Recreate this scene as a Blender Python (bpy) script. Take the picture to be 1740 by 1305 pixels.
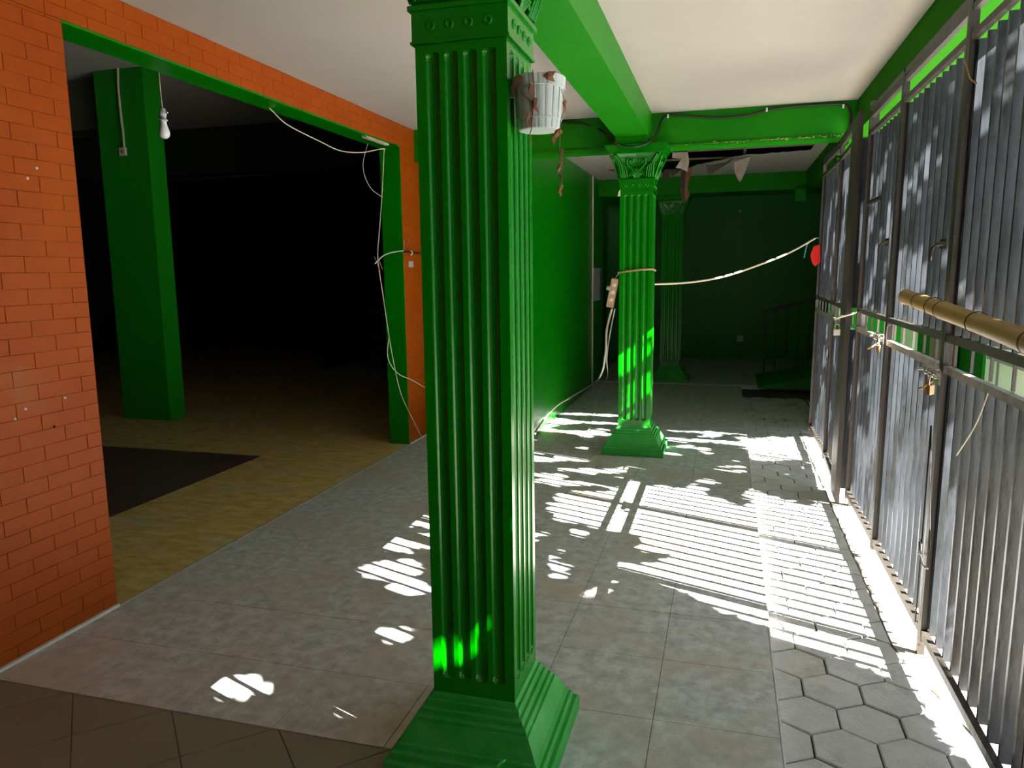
import bpy, bmesh, math, random
import numpy as np
from mathutils import Vector, Matrix
random.seed(7); rng = np.random.default_rng(11)
for o in list(bpy.data.objects): bpy.data.objects.remove(o)
S = bpy.context.scene; C = S.collection
# ---------------------------------------------------------------- camera
F, YAW, PITCH, ROLL, H = 1269.24, 0.278752, -0.149973, -0.0123074, 1.5
cy_, sy_ = math.cos(YAW), math.sin(YAW); cp_, sp_ = math.cos(PITCH), math.sin(PITCH)
FWD = Vector((-sy_*cp_, cy_*cp_, sp_)); R0 = Vector((cy_, sy_, 0)); U0 = R0.cross(FWD)
RT = math.cos(ROLL)*R0 + math.sin(ROLL)*U0; UP = -math.sin(ROLL)*R0 + math.cos(ROLL)*U0
cam = bpy.data.cameras.new('camera'); co = bpy.data.objects.new('camera', cam); C.objects.link(co)
M = Matrix.Identity(4)
for i in range(3): M[i][0] = RT[i]; M[i][1] = UP[i]; M[i][2] = -FWD[i]
M[2][3] = H; co.matrix_world = M
cam.sensor_fit = 'HORIZONTAL'; cam.sensor_width = 36; cam.lens = F*36/1740; cam.clip_start = .05
S.camera = co
def at(u, v, ax, val):           # photo measurement -> point on the plane ax = val
    r = FWD + RT*((u-870)/F) - UP*((v-652.5)/F); o = Vector((0, 0, H)); i = 'xyz'.index(ax)
    return o + r*((val-o[i])/r[i])
# ---------------------------------------------------------------- world, sun, exposure
w = bpy.data.worlds.new('sky'); S.world = w; w.use_nodes = True
bg = w.node_tree.nodes['Background']; bg.inputs[0].default_value = (0.80, 0.88, 1.0, 1); bg.inputs[1].default_value = 0.9
SUN = Vector((-1, .38, -.85)).normalized()
sl = bpy.data.lights.new('sun', 'SUN'); sl.energy = 36; sl.angle = .004; sl.color = (1, .965, .91)
so = bpy.data.objects.new('sun', sl); C.objects.link(so); so.rotation_euler = SUN.to_track_quat('-Z', 'Y').to_euler(); so.location = (8, 0, 9)
S.view_settings.view_transform = 'Standard'; S.view_settings.look = 'None'
S.view_settings.exposure = 1.3; S.view_settings.gamma = 1; S.view_settings.use_curve_mapping = False
# ---------------------------------------------------------------- materials
def mat(name, base, rough=.6, var=None, scale=6, metal=0, bump=0, bscale=60, spec=.5, detail=6, stretch=None, mixpos=(.35, .7), dirt=None, dscale=2, dpos=(.55, .75)):
    m = bpy.data.materials.new(name); m.use_nodes = True; n = m.node_tree.nodes; l = m.node_tree.links
    b = n['Principled BSDF']; b.inputs['Base Color'].default_value = (*base, 1); b.inputs['Roughness'].default_value = rough
    b.inputs['Metallic'].default_value = metal; b.inputs['Specular IOR Level'].default_value = spec
    tc = n.new('ShaderNodeTexCoord'); mp = n.new('ShaderNodeMapping'); l.new(tc.outputs['Object'], mp.inputs[0])
    ge = n.new('ShaderNodeNewGeometry')
    l.new(ge.outputs['Position'], mp.inputs[0])
    if stretch: mp.inputs['Scale'].default_value = stretch
    if var:
        t = n.new('ShaderNodeTexNoise'); t.inputs['Scale'].default_value = scale; t.inputs['Detail'].default_value = detail; t.inputs['Roughness'].default_value = .65
        l.new(mp.outputs[0], t.inputs['Vector'])
        r = n.new('ShaderNodeValToRGB'); r.color_ramp.elements[0].position = mixpos[0]; r.color_ramp.elements[1].position = mixpos[1]
        r.color_ramp.elements[0].color = (*base, 1); r.color_ramp.elements[1].color = (*var, 1)
        l.new(t.outputs['Fac'], r.inputs[0]); out = r.outputs[0]
        if dirt:
            t2 = n.new('ShaderNodeTexNoise'); t2.inputs['Scale'].default_value = dscale; t2.inputs['Detail'].default_value = 8; t2.inputs['Roughness'].default_value = .7
            l.new(mp.outputs[0], t2.inputs['Vector'])
            r2 = n.new('ShaderNodeValToRGB'); r2.color_ramp.elements[0].position = dpos[0]; r2.color_ramp.elements[1].position = dpos[1]
            l.new(t2.outputs['Fac'], r2.inputs[0])
            mx = n.new('ShaderNodeMix'); mx.data_type = 'RGBA'; mx.inputs[7].default_value = (*dirt, 1)
            l.new(r2.outputs[0], mx.inputs[0]); l.new(out, mx.inputs[6]); out = mx.outputs[2]
        l.new(out, b.inputs['Base Color'])
    if bump:
        t3 = n.new('ShaderNodeTexNoise'); t3.inputs['Scale'].default_value = bscale; t3.inputs['Detail'].default_value = 5
        l.new(mp.outputs[0], t3.inputs['Vector'])
        bp = n.new('ShaderNodeBump'); bp.inputs['Strength'].default_value = bump; bp.inputs['Distance'].default_value = .01
        l.new(t3.outputs['Fac'], bp.inputs['Height']); l.new(bp.outputs[0], b.inputs['Normal'])
    return m
G_PAINT = mat('green_gloss_paint', (0, .15, 0), .34, (0, .185, 0), 1.7, bump=.06, bscale=9, spec=.3)
G_COL = mat('green_column_paint', (0, .15, 0), .24, (0, .185, 0), 2.5, bump=.05, bscale=7, spec=.35)
G_BEAM = mat('green_beam_paint', (.003, .165, 0), .45, (.010, .20, 0), 2.2, bump=.05, bscale=12, spec=.2)
G_BASE = mat('dusty_green_paint', (.010, .27, .02), .6, (.05, .34, .07), 9, bump=.25, bscale=35, dirt=(.12, .26, .12), dscale=14, dpos=(.58, .85), spec=.25)
G_OUT = mat('outer_green_paint', (.001, .08, .001), .8, spec=.1)
G_DARK = mat('dull_green_paint', (.004, .20, .006), .5, (.006, .25, .008), 1.5)
ORANGE = mat('orange_painted_brick', (.29, .048, .001), .5, (.35, .066, .0015), 3, bump=.12, bscale=25, dirt=(.28, .10, .03), dscale=2.3, dpos=(.60, .80), spec=.18)
OJOINT = mat('orange_joint', (.30, .09, .025), .8, (.19, .034, .003), 5, spec=.1, mixpos=(.45, .55))
CEIL = mat('ceiling_board', (.37, .345, .31), .8, (.335, .315, .285), 1.2, bump=.03, bscale=8)
WHITE = mat('white_plaster', (.72, .70, .66), .8, (.55, .52, .48), 20, bump=.2)
TILE = mat('grey_stone_tile', (.37, .385, .39), .5, (.64, .65, .64), 16, bump=.3, bscale=150, dirt=(.52, .45, .37), dscale=1.7, dpos=(.46, .66), detail=15, mixpos=(.36, .62))
GROUT = mat('grey_grout', (.10, .095, .085), .9)
SLATE = mat('brown_beige_tile', (.20, .185, .13), .5, (.24, .21, .155), 3, bump=.03, bscale=60, dirt=(.16, .16, .11), dscale=2.5)
GROUT2 = mat('light_grout', (.21, .185, .13), .9)
YEL = mat('yellow_marbled_tile', (.50, .32, .07), .5, (.72, .52, .19), 7, bump=.10, bscale=50, stretch=(1, 2.2, 1), dirt=(.50, .45, .34), dscale=1.6, dpos=(.52, .7), detail=12, mixpos=(.38, .60))
YGROUT = mat('yellow_grout', (.16, .085, .02), .9)
MAR = mat('maroon_tile', (.07, .032, .032), .5, (.12, .065, .062), 14, bump=.08, bscale=60, detail=9)
PAVER = mat('concrete_paver', (.50, .49, .47), .85, (.60, .59, .57), 14, bump=.35, bscale=90, dirt=(.30, .27, .22), dscale=3, dpos=(.52, .7))
PJOINT = mat('paver_joint_dirt', (.055, .048, .038), 1, (.12, .10, .08), 40, bump=.5)
CONC = mat('worn_concrete', (.42, .37, .30), .9, (.34, .28, .22), 12, bump=.4, bscale=60)
STEEL = mat('grey_painted_steel', (.012, .015, .017), .33, (.045, .052, .062), 3.2, spec=.3, stretch=(1, 1, .35), bump=.25, bscale=22, dirt=(.012, .013, .014), dscale=5, dpos=(.5, .62), detail=8)
STILE = mat('brown_worn_steel', (.020, .016, .012), .5, (.045, .036, .028), 12, stretch=(1, 1, .2), bump=.2)
RAILM = mat('pale_steel_rail', (.11, .095, .08), .6, (.22, .19, .16), 20)
CHROME = mat('galvanised_steel', (.62, .60, .57), .3, (.40, .36, .30), 30, metal=.85)
BRASS = mat('rusty_brass', (.45, .27, .11), .45, (.25, .12, .05), 40, metal=.5)
BLACK = mat('black_rubber', (.012, .009, .008), .5)
BAM = mat('bamboo', (.40, .24, .07), .5, (.30, .165, .045), 10, stretch=(1, .15, 1), bump=.1, dirt=(.22, .14, .06), dscale=7)
BAMD = mat('bamboo_node_dark', (.08, .04, .015), .7)
IVORY = mat('ivory_cable', (.55, .49, .38), .6)
TAN = mat('tan_plastic', (.42, .27, .15), .6, (.34, .21, .11), 20)
PLW = mat('white_plastic', (.44, .51, .50), .45, (.39, .45, .44), 8)
PLD = mat('plastic_groove', (.34, .38, .37), .6)
DRY = mat('dry_brown_leaf', (.14, .055, .025), .85, (.24, .11, .05), 25)
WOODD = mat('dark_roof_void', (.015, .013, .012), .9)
SHEET = mat('torn_board', (.46, .40, .33), .9, (.30, .24, .18), 12)
SHEETD = mat('dark_torn_board', (.06, .045, .035), .95, (.12, .09, .07), 12)
RED = mat('red_plastic', (.65, .012, .01), .4)
TEAL = mat('teal_cord', (.05, .30, .30), .5)
PAPER = mat('grey_paper', (.34, .36, .36), .85, (.28, .30, .30), 30)
LEAF = mat('tree_leaf', (.035, .075, .015), .6)
BARK = mat('bark', (.08, .055, .035), .9, bump=.4)
BULB = mat('bulb_glass', (.82, .84, .84), .25)
RUST = mat('red_brown_post', (.16, .06, .035), .7)
DARKROOM = mat('shaded_hall_green', (.010, .035, .016), .9)  # near-black green: the unlit hall's darkness is put into the colour
# ---------------------------------------------------------------- helpers
class MB:
    def __init__(s): s.v = []; s.f = []; s.mi = []; s.sm = []
    def add(s, v, f, mi=0, sm=False):
        b = len(s.v); s.v += [tuple(p) for p in v]; s.f += [tuple(b+i for i in q) for q in f]; s.mi += [mi]*len(f); s.sm += [sm]*len(f); return s
    def box(s, a, b, mi=0):
        x0, y0, z0 = a; x1, y1, z1 = b
        return s.add([(x0,y0,z0),(x1,y0,z0),(x1,y1,z0),(x0,y1,z0),(x0,y0,z1),(x1,y0,z1),(x1,y1,z1),(x0,y1,z1)],
            [(0,3,2,1),(4,5,6,7),(0,1,5,4),(1,2,6,5),(2,3,7,6),(3,0,4,7)], mi)
    def prism(s, pts, z0, z1, mi=0, bev=0):
        n = len(pts); v = [(p[0], p[1], z0) for p in pts]
        if bev:
            cx = sum(p[0] for p in pts)/n; cyy = sum(p[1] for p in pts)/n
            v += [(p[0], p[1], z1-bev) for p in pts]
            for p in pts:
                d = math.hypot(p[0]-cx, p[1]-cyy) or 1; k = max(0, 1-bev/d); v.append((cx+(p[0]-cx)*k, cyy+(p[1]-cyy)*k, z1))
            f = [tuple(reversed(range(n)))]+[(i, (i+1) % n, n+(i+1) % n, n+i) for i in range(n)]+[(n+i, n+(i+1) % n, 2*n+(i+1) % n, 2*n+i) for i in range(n)]+[tuple(range(2*n, 3*n))]
        else:
            v += [(p[0], p[1], z1) for p in pts]
            f = [tuple(reversed(range(n)))]+[(i, (i+1) % n, n+(i+1) % n, n+i) for i in range(n)]+[tuple(range(n, 2*n))]
        return s.add(v, f, mi)
    def tube(s, pts, r, seg=8, mi=0, smooth=True, cap=True, spline=True):
        P = [Vector(p) for p in pts]
        if spline and len(P) > 2:
            Q = []
            for i in range(len(P)-1):
                a = P[max(i-1, 0)]; b = P[i]; c = P[i+1]; d = P[min(i+2, len(P)-1)]
                for k in range(6):
                    t = k/6; Q.append(.5*((2*b)+(c-a)*t+(2*a-5*b+4*c-d)*t*t+(3*b-a-3*c+d)*t**3))
            Q.append(P[-1]); P = Q
        n = len(P); rr = [r]*n if not callable(r) else [r(i/(n-1)) for i in range(n)]
        v = []; nrm = None
        for i in range(n):
            t = (P[min(i+1, n-1)]-P[max(i-1, 0)]).normalized()
            if nrm is None: nrm = t.orthogonal().normalized()
            else:
                nrm = nrm - t*nrm.dot(t); nrm = nrm.normalized() if nrm.length > 1e-6 else t.orthogonal().normalized()
            b = t.cross(nrm)
            for k in range(seg):
                a = 2*math.pi*k/seg; v.append(P[i]+(nrm*math.cos(a)+b*math.sin(a))*rr[i])
        f = [(i*seg+k, i*seg+(k+1) % seg, (i+1)*seg+(k+1) % seg, (i+1)*seg+k) for i in range(n-1) for k in range(seg)]
        s.add(v, f, mi, smooth)
        if cap: s.add([v[k] for k in range(seg)]+[v[(n-1)*seg+k] for k in range(seg)], [tuple(reversed(range(seg))), tuple(range(seg, 2*seg))], mi)
        return s
    def lathe(s, prof, c, seg=24, mi=0, ax=2, smooth=True):
        v = []
        for r, z in prof:
            for k in range(seg):
                a = 2*math.pi*k/seg; p = [r*math.cos(a), r*math.sin(a), z]
                if ax == 1: p = [p[0], p[2], p[1]]
                if ax == 0: p = [p[2], p[0], p[1]]
                v.append((c[0]+p[0], c[1]+p[1], c[2]+p[2]))
        f = [(i*seg+k, i*seg+(k+1) % seg, (i+1)*seg+(k+1) % seg, (i+1)*seg+k) for i in range(len(prof)-1) for k in range(seg)]
        return s.add(v, f, mi, smooth)
    def mesh(s, name, mats):
        m = bpy.data.meshes.new(name); m.from_pydata(s.v, [], s.f)
        for x in (mats if isinstance(mats, (list, tuple)) else [mats]): m.materials.append(x)
        m.polygons.foreach_set('material_index', s.mi); m.polygons.foreach_set('use_smooth', s.sm)
        m.validate(); 
        b = bmesh.new(); b.from_mesh(m); bmesh.ops.recalc_face_normals(b, faces=b.faces); b.to_mesh(m); b.free(); return m
    def build(s, name, mats, parent=None, loc=None, **kw):
        return inst(name, s.mesh(name, mats), parent, loc, **kw)
def inst(name, me, parent=None, loc=None, rot=None, **kw):
    o = bpy.data.objects.new(name, me); C.objects.link(o)
    if parent: o.parent = parent
    if loc is not None: o.location = loc
    if rot is not None: o.rotation_euler = rot
    for k, v in kw.items(): o[k] = v
    return o
def thing(name, label, cat, loc=(0, 0, 0), rot=(0, 0, 0), group=None):
    o = bpy.data.objects.new(name, None); C.objects.link(o); o.location = loc; o.rotation_euler = rot; o.empty_display_size = .1
    o['label'] = label; o['category'] = cat
    if group: o['group'] = group
    return o
def T(label, cat, group=None):
    d = dict(label=label, category=cat)
    if group: d['group'] = group
    return d
ST = dict(kind='structure')
def bx(name, a, b, m, parent=None, **kw): return MB().box(a, b).build(name, m, parent, **kw)
def clip(poly, a, b, c):          # keep a*x+b*y<=c
    out = []
    for i in range(len(poly)):
        p, q = poly[i], poly[(i+1) % len(poly)]
        dp = a*p[0]+b*p[1]-c; dq = a*q[0]+b*q[1]-c
        if dp <= 0: out.append(p)
        if dp*dq < 0: t = dp/(dp-dq); out.append((p[0]+(q[0]-p[0])*t, p[1]+(q[1]-p[1])*t))
    return out
def area(p): return abs(sum(p[i][0]*p[(i+1) % len(p)][1]-p[(i+1) % len(p)][0]*p[i][1] for i in range(len(p))))/2
XL, ZC, XS, GX = -2.65, 2.722, .212, .787
YF, YB = 1.985, 6.25               # front edge of grey tiles, crossbeam
# ---------------------------------------------------------------- floors
floor = bx('floor', (XL, YF, -.12), (XS, 9.95, -.004), GROUT, label='grey stone tiled porch floor', **ST)
tw = .4075; xj = [XS-tw*k for k in range(8)]; yj0 = 3.172
tm = MB().prism([(-tw/2+.0011, -tw/2+.0011), (tw/2-.0011, -tw/2+.0011), (tw/2-.0011, tw/2-.0011), (-tw/2+.0011, tw/2-.0011)], -.009, 0, bev=.0012).mesh('floor_tile', TILE)
for i in range(8):
    for j in range(-3, 17):
        cx = XS-tw*(i+.5); cyy = yj0+tw*(j+.5)
        x0, x1, y0, y1 = max(cx-tw/2, XL+.012), cx+tw/2, max(cyy-tw/2, YF), min(cyy+tw/2, 9.94)
        if x1-x0 < .02 or y1-y0 < .02: continue
        if x1-x0 > tw-.001 and y1-y0 > tw-.001:
            inst('floor_tile', tm, floor, (cx, cyy, random.uniform(-.0006, .0004)))
        else:
            MB().prism([(x0+.0011, y0+.0011), (x1-.0011, y0+.0011), (x1-.0011, y1-.0011), (x0+.0011, y1-.0011)], -.009, 0, bev=.0012).build('floor_tile', TILE, floor)
bx('trim_1', (XS, 0.5, -.06), (XS+.007, 9.95, .001), WHITE, label='white mortar edge of the porch step', **ST)
# front diagonal tiles
f2 = bx('floor', (XL, -3, -.12), (XS+.007, YF-.001, -.004), GROUT2, label='brown diagonal tiled floor in front', **ST)
dt = .4265
for i in range(-12, 14):
    for j in range(-12, 12):
        s0, s1 = .165+dt*i, .165+dt*(i+1); d0, d1 = 3.82+dt*j, 3.82+dt*(j+1)
        poly = [((s-d)/2, (s+d)/2) for s, d in ((s0, d0), (s1, d0), (s1, d1), (s0, d1))]
        c = ((s0+s1-d0-d1)/4, (s0+s1+d0+d1)/4); poly = [(c[0]+(p[0]-c[0])*.987, c[1]+(p[1]-c[1])*.987) for p in poly]
        for cl in ((0, 1, YF-.004), (0, -1, -1.1), (1, 0, XS), (-1, 0, -XL-.012)): poly = clip(poly, *cl) if len(poly) > 2 else []
        if len(poly) < 3 or area(poly) < .0006: continue
        MB().prism(poly, -.009, 0, bev=.0015).build('floor_tile', SLATE, f2)
# hall floor, yellow and maroon
f3 = bx('floor', (-12, -3, -.12), (XL-.008, 14, -.004), YGROUT, label='yellow and maroon tiled hall floor', **ST)
t3 = .305
def hallmesh(m): return MB().prism([(-t3/2+.0012, -t3/2+.0012), (t3/2-.0012, -t3/2+.0012), (t3/2-.0012, t3/2-.0012), (-t3/2+.0012, t3/2-.0012)], -.009, 0, bev=.0012).mesh('hall_tile', m)
ym, mm = hallmesh(YEL), hallmesh(MAR)
nt = 0
for i in range(13):
    for j in range(17):
        cx = -2.775-t3*(i+.5); cyy = 2.22+t3*(j+.5)
        maroon = cx < -3.69 and cyy < 5.27
        inst('hall_tile', mm if maroon else ym, f3, (cx, cyy, random.uniform(-.0007, .0003)), rot=(0, 0, random.choice([0, math.pi/2])), **({'label': 'dark maroon tile'} if maroon else {}))
MB().box((-2.774, 2.62, -.006), (XL-.009, 5.95, 0)).build('threshold_tile', YEL, f3)
MB().box((-12, -3, -.0045), (-6.742, 5.27, 0)).box((-6.741, -3, -.0045), (-3.69, 2.218, 0)).build('maroon_field', MAR, f3, kind='stuff')
MB().box((-12, 5.271, -.0045), (-6.742, 14, 0)).box((-6.741, 7.407, -.0045), (XL-.19, 14, 0)).box((-3.689, -3, -.0045), (-2.85, 2.218, 0)).build('yellow_field', YEL, f3, kind='stuff')
bx('trim_2', (XL-.008, 2.62, -.05), (XL+.011, 5.95, .0035), mat('threshold_mortar', (.46, .40, .30), .9, (.36, .30, .22), 20), label='pale mortar strip across the hall opening', **ST)
MB().box((XL, .3, -.05), (XL+.015, 2.62, .012)).build('baseboard_left', WHITE, label='white mortar strip under orange brick pier', **ST)
MB().box((XL, 5.96, -.05), (XL+.012, 6.40, .010)).build('baseboard_left', WHITE, label='white mortar strip under far orange pier', **ST)
# pavers
PZ = -.028
f4 = bx('floor', (XS+.007, .3, -.25), (1.9, 9.95, PZ-.012), PJOINT, label='strip of hexagonal concrete pavers beside the gate', **ST)
hw = .2; hy = .1785; R = hw/math.sqrt(3)-.0035
def xlim(y): return .87 if y > 7.3 else .695 if y > 3.15 else .695+(3.15-y)*.23
npv = 0
for j in range(-7, 37):
    for i in range(-1, 5):
        cx = .413+hw*i+(.1 if j % 2 else 0); cyy = 2.748+hy*j
        poly = [(cx+R*math.sin(math.pi/3*k), cyy+R*1.02*math.cos(math.pi/3*k)) for k in range(6)]
        poly = clip(poly, -1, 0, -(XS+.009))
        if len(poly) > 2: poly = clip(poly, 1, .23 if cyy < 3.15 else 0, (.692 if cyy < 7.25 else .96) if cyy >= 3.15 else .692+.23*3.15)
        if len(poly) < 3 or area(poly) < .0015: continue
        dz = random.uniform(-.003, .002); npv += 1
        MB().prism(poly[::-1] , PZ-.03+dz, PZ+dz, bev=.004).build('paver', PAVER, f4)
# concrete strip under gate (ragged inner edge)
pts = []
y = .3
while y < 7.3: pts.append((xlim(y)+.004+random.uniform(-.006, .012), y)); y += .09
pts.append((.70, 7.3)); pts += [(1.9, 7.3), (1.9, .3)]
MB().prism(pts[::-1], -.2, PZ-.001, bev=.002).build('floor', CONC, label='worn concrete strip under the gate', **ST)
# outdoor yard
bx('floor', (1.901, -6, -.3), (9, 20, -.04), mat('yard_concrete', (.42, .40, .36), .9, (.34, .33, .3), 5), label='concrete yard outside the gate', **ST)
bx('floor', (XS+.007, -6, -.3), (1.9, .299, -.04), CONC, label='concrete strip in front of the pavers', **ST)
# rear platform beyond the back beam
bx('floor', (-6, 9.951, -.3), (1.9, 13.2, .015), mat('rear_floor_tile', (.50, .51, .51), .5, (.42, .42, .42), 3), label='dull grey floor of the rear bay', **ST)
# ---------------------------------------------------------------- brick walls on the left
BH, BL = .0632, .212
def brickwall(y0, y1, z0, z1, label, minlen=.02):
    w = bx('wall_left', (XL-.18, y0, z0), (XL-.003, y1, z1), OJOINT, label=label, **ST)
    full = MB().prism([(-BL/2+.0012, -BH/2+.0012), (BL/2-.0012, -BH/2+.0012), (BL/2-.0012, BH/2-.0012), (-BL/2+.0012, BH/2-.0012)], -.003, 0, bev=.0010)
    full.v = [(z, x, y) for x, y, z in full.v]; fm = full.mesh('brick', ORANGE)
    n = 0; k0 = int(math.floor(z0/BH))
    for k in range(k0, int(math.ceil(z1/BH))):
        za, zb = max(k*BH, z0), min((k+1)*BH, z1)
        if zb-za < .008: continue
        off = (k % 2)*BL/2; i0 = int(math.floor((y0-off)/BL))
        for i in range(i0, i0+60):
            ya, yb = max(i*BL+off, y0), min((i+1)*BL+off, y1)
            if ya >= y1: break
            if yb-ya < minlen: continue
            jx = random.uniform(-.0004, .0004)
            if yb-ya > BL-.001 and zb-za > BH-.001: inst('brick', fm, w, (XL+jx, (ya+yb)/2, (za+zb)/2))
            else:
                m = MB().prism([(ya+.0012, za+.0012), (yb-.0012, za+.0012), (yb-.0012, zb-.0012), (ya+.0012, zb-.0012)], -.003, 0, bev=.001)
                m.v = [(z, x, y) for x, y, z in m.v]; m.build('brick', ORANGE, w, (XL+jx, 0, 0))
            n += 1
    return w, n
wa, n1 = brickwall(1.55, 2.62, 0, 2.54, 'orange painted brick pier left of the hall opening')
wb, n2 = brickwall(1.55, 6.40, 2.541, ZC, 'orange painted brick lintel over the hall opening')
wc, n3 = brickwall(5.952, 6.40, 0, 2.54, 'orange painted brick pier right of the hall opening')
print('bricks', n1, n2, n3, 'pavers', npv)
# plain continuation behind the camera position
bx('wall_left', (XL-.18, -3, 0), (XL, 1.549, ZC), ORANGE, label='orange painted wall beside the viewer', **ST)
# green reveals of the opening
bx('trim_3', (XL-.181, 5.94, 0), (XL-.001, 5.951, 2.54), G_PAINT, label='green painted jamb of the hall opening', **ST)
bx('trim_4', (XL-.181, 2.62, 2.53), (XL-.001, 5.94, 2.5405), G_PAINT, label='green painted lintel soffit of the hall opening', **ST)
bx('trim_5', (XL-.181, 2.6195, 0), (XL-.001, 2.6215, 2.53), ORANGE, label='orange near jamb of the hall opening', **ST)
# green walls further back
bx('wall_left', (-2.83, 6.401, 0), (-1.65, 10.45, ZC), G_PAINT, label='green painted wall behind the brick pier', **ST)
bx('wall_left', (-1.85, 12.1, 0), (-1.65, 13.0, ZC), G_DARK, label='green wall piece beyond the dark doorway', **ST)
bx('wall_left', (-1.85, 10.451, 2.5), (-1.65, 12.099, ZC), G_DARK, label='green wall over the dark doorway', **ST)
bx('wall_back', (-6, 13.0, 0), (3.2, 13.2, 3.0), G_DARK, label='dark green back wall', **ST)
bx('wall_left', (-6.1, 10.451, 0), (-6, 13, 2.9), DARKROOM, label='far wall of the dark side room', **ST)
bx('wall_right', (1.5, 7.35, -.1), (1.65, 13.0, 2.9), mat('outer_render', (.05, .11, .04), .9), label='dull green outer wall beyond the gate', **ST)
bx('wall_right', (.90, 7.30, -.1), (1.5, 7.42, 2.45), G_OUT, label='short green return wall beyond the gate', **ST)
bx('trim_6', (.56, 12.95, 0), (.93, 13.0, 2.66), G_DARK, label='shallow green pilaster on the back wall', **ST)
# front enclosure behind the viewer
bx('wall_front', (-12, -3.2, -.1), (1.1, -3.0, 3.6), G_DARK, label='wall behind the viewer', **ST)
bx('wall_right', (.9, -3, -.1), (1.1, -.1, ZC), G_PAINT, label='green wall at the near end of the gate', **ST)
# ---------------------------------------------------------------- ceilings
bx('ceiling', (XL-.18, -3, ZC), (.9, YB+.2, ZC+.1), CEIL, label='off-white board ceiling over the porch', **ST)
ZB = 2.665
cr = MB()   # rear ceiling with ragged hole
hx0, hx1, hy0 = -.80, .78, 7.2
cr.box((-1.65, YB+.2, ZB), (hx0, 10.0, ZB+.012)); cr.box((hx1, YB+.2, ZB), (.90, 10.0, ZB+.012)); cr.box((hx0, YB+.2, ZB), (hx1, hy0, ZB+.012))
far = [(hx1, 8.40), (.10, 8.52), (-.36, 9.10), (-.60, 9.55), (hx0, 9.80)]; edge = []
for (xa, ya), (xb, yb_) in zip(far, far[1:]):
    nn_ = max(3, int(abs(xb-xa)/.05))
    for k in range(nn_):
        t_ = k/nn_; edge.append((xa+(xb-xa)*t_, ya+(yb_-ya)*t_-random.uniform(0, .07)))
edge.append((hx0, 9.8))
for (xa, ya), (xb, yb_) in zip(edge, edge[1:]): cr.prism([(xb, yb_), (xa, ya), (xa, 10.0), (xb, 10.0)], ZB, ZB+.012)
rear_ceiling = cr.build('ceiling', CEIL, label='torn white board ceiling of the rear porch', **ST)
for yy, wy in ((8.10, .03), (8.70, .025)):
    MB().box((hx0-.05, yy, ZB+.02), (hx1+.05, yy+wy, ZB+.038)).build('furring_strip', RAILM, rear_ceiling)
hy1 = 9.9
for k, xx in enumerate((.13,)):
    MB().box((xx, 7.2, ZB+.039), (xx+.03, 8.9, ZB+.06)).build('furring_strip', RAILM, rear_ceiling)
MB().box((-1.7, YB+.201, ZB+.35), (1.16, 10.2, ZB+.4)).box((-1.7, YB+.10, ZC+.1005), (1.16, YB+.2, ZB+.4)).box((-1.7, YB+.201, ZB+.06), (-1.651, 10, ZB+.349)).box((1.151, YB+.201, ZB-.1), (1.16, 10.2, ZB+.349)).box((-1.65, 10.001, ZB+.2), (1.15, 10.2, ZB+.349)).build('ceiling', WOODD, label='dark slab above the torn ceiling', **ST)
MB().box((-1.65, 10.2, ZB), (1.5, 13.0, ZB+.1)).build('ceiling', G_DARK, label='ceiling of the rear bay', **ST)
MB().box((-6, 10.451, ZB+.11), (-1.65, 13.0, ZB+.2)).build('ceiling', DARKROOM, label='ceiling of the dark side room', **ST)
bx('ceiling', (1.16, 7.43, ZB), (1.5, 10.19, ZB+.1), G_DARK, label='ceiling strip over the rear passage', **ST)
# beams
MAINB = MB().box((-.856, -3, 2.512), (-.606, YB-.001, ZC-.001)).build('trim_7', G_BEAM, label='long green ceiling beam over the two columns', **ST)
CB = MB().box((-2.65, YB, 2.452), (.895, YB+.2, ZC-.001)).box((-2.65+.99, YB-.012, 2.452), (.885, YB, 2.475)).build('trim_8', G_BEAM, label='green crossbeam with chipped lower edge', **ST)
bx('trim_9', (-1.65, 10.001, 2.452), (.897, 10.2, ZB+.2), G_BEAM, label='second green crossbeam at the rear', **ST)
G_EDGE = mat('warm_lit_edge_green', (.014, .15, 0), .8, (.022, .17, 0), 2, spec=.05)  # warm light reflected on the beam is put into this olive tint
bx('trim_10', (.896, -3, 2.485), (1.15, YB+.2, ZC+.1), G_EDGE, label='green edge beam above the gate', **ST)
bx('trim_11', (.898, YB+.201, 2.47), (1.15, 10.3, ZC+.1), G_EDGE, label='green edge beam over the rear porch', **ST)
bx('trim_12', (.77, 9.93, 2.30), (.897, 10.1, 2.451), G_BEAM, label='small green bracket block at beam end', **ST)
# chipped plaster on crossbeam lower edge
chip = MB()
for k in range(150):
    x = random.uniform(-.35, .85)
    if random.random() > .35+.6*(x > .0): continue
    r_ = random.uniform(.0015, .007)*random.uniform(.5, 1.2); z = 2.468+random.uniform(-.012, .02)*random.random()
    chip.add([(x-r_*1.8, YB-.0125, z), (x, YB-.0135, z-r_*.5), (x+r_*2, YB-.0125, z), (x, YB-.0135, z+r_*.5)], [(0, 1, 2, 3)])
    chip.add([(x-r_*1.8, YB-.0122, z), (x, YB-.0122, z-r_*.5), (x+r_*2, YB-.0122, z), (x, YB-.0122, z+r_*.5)], [(3, 2, 1, 0)])
chip.build('chipped_plaster', mat('chipped_yellow_plaster', (.45, .40, .12), .9), CB, kind='stuff')
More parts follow.
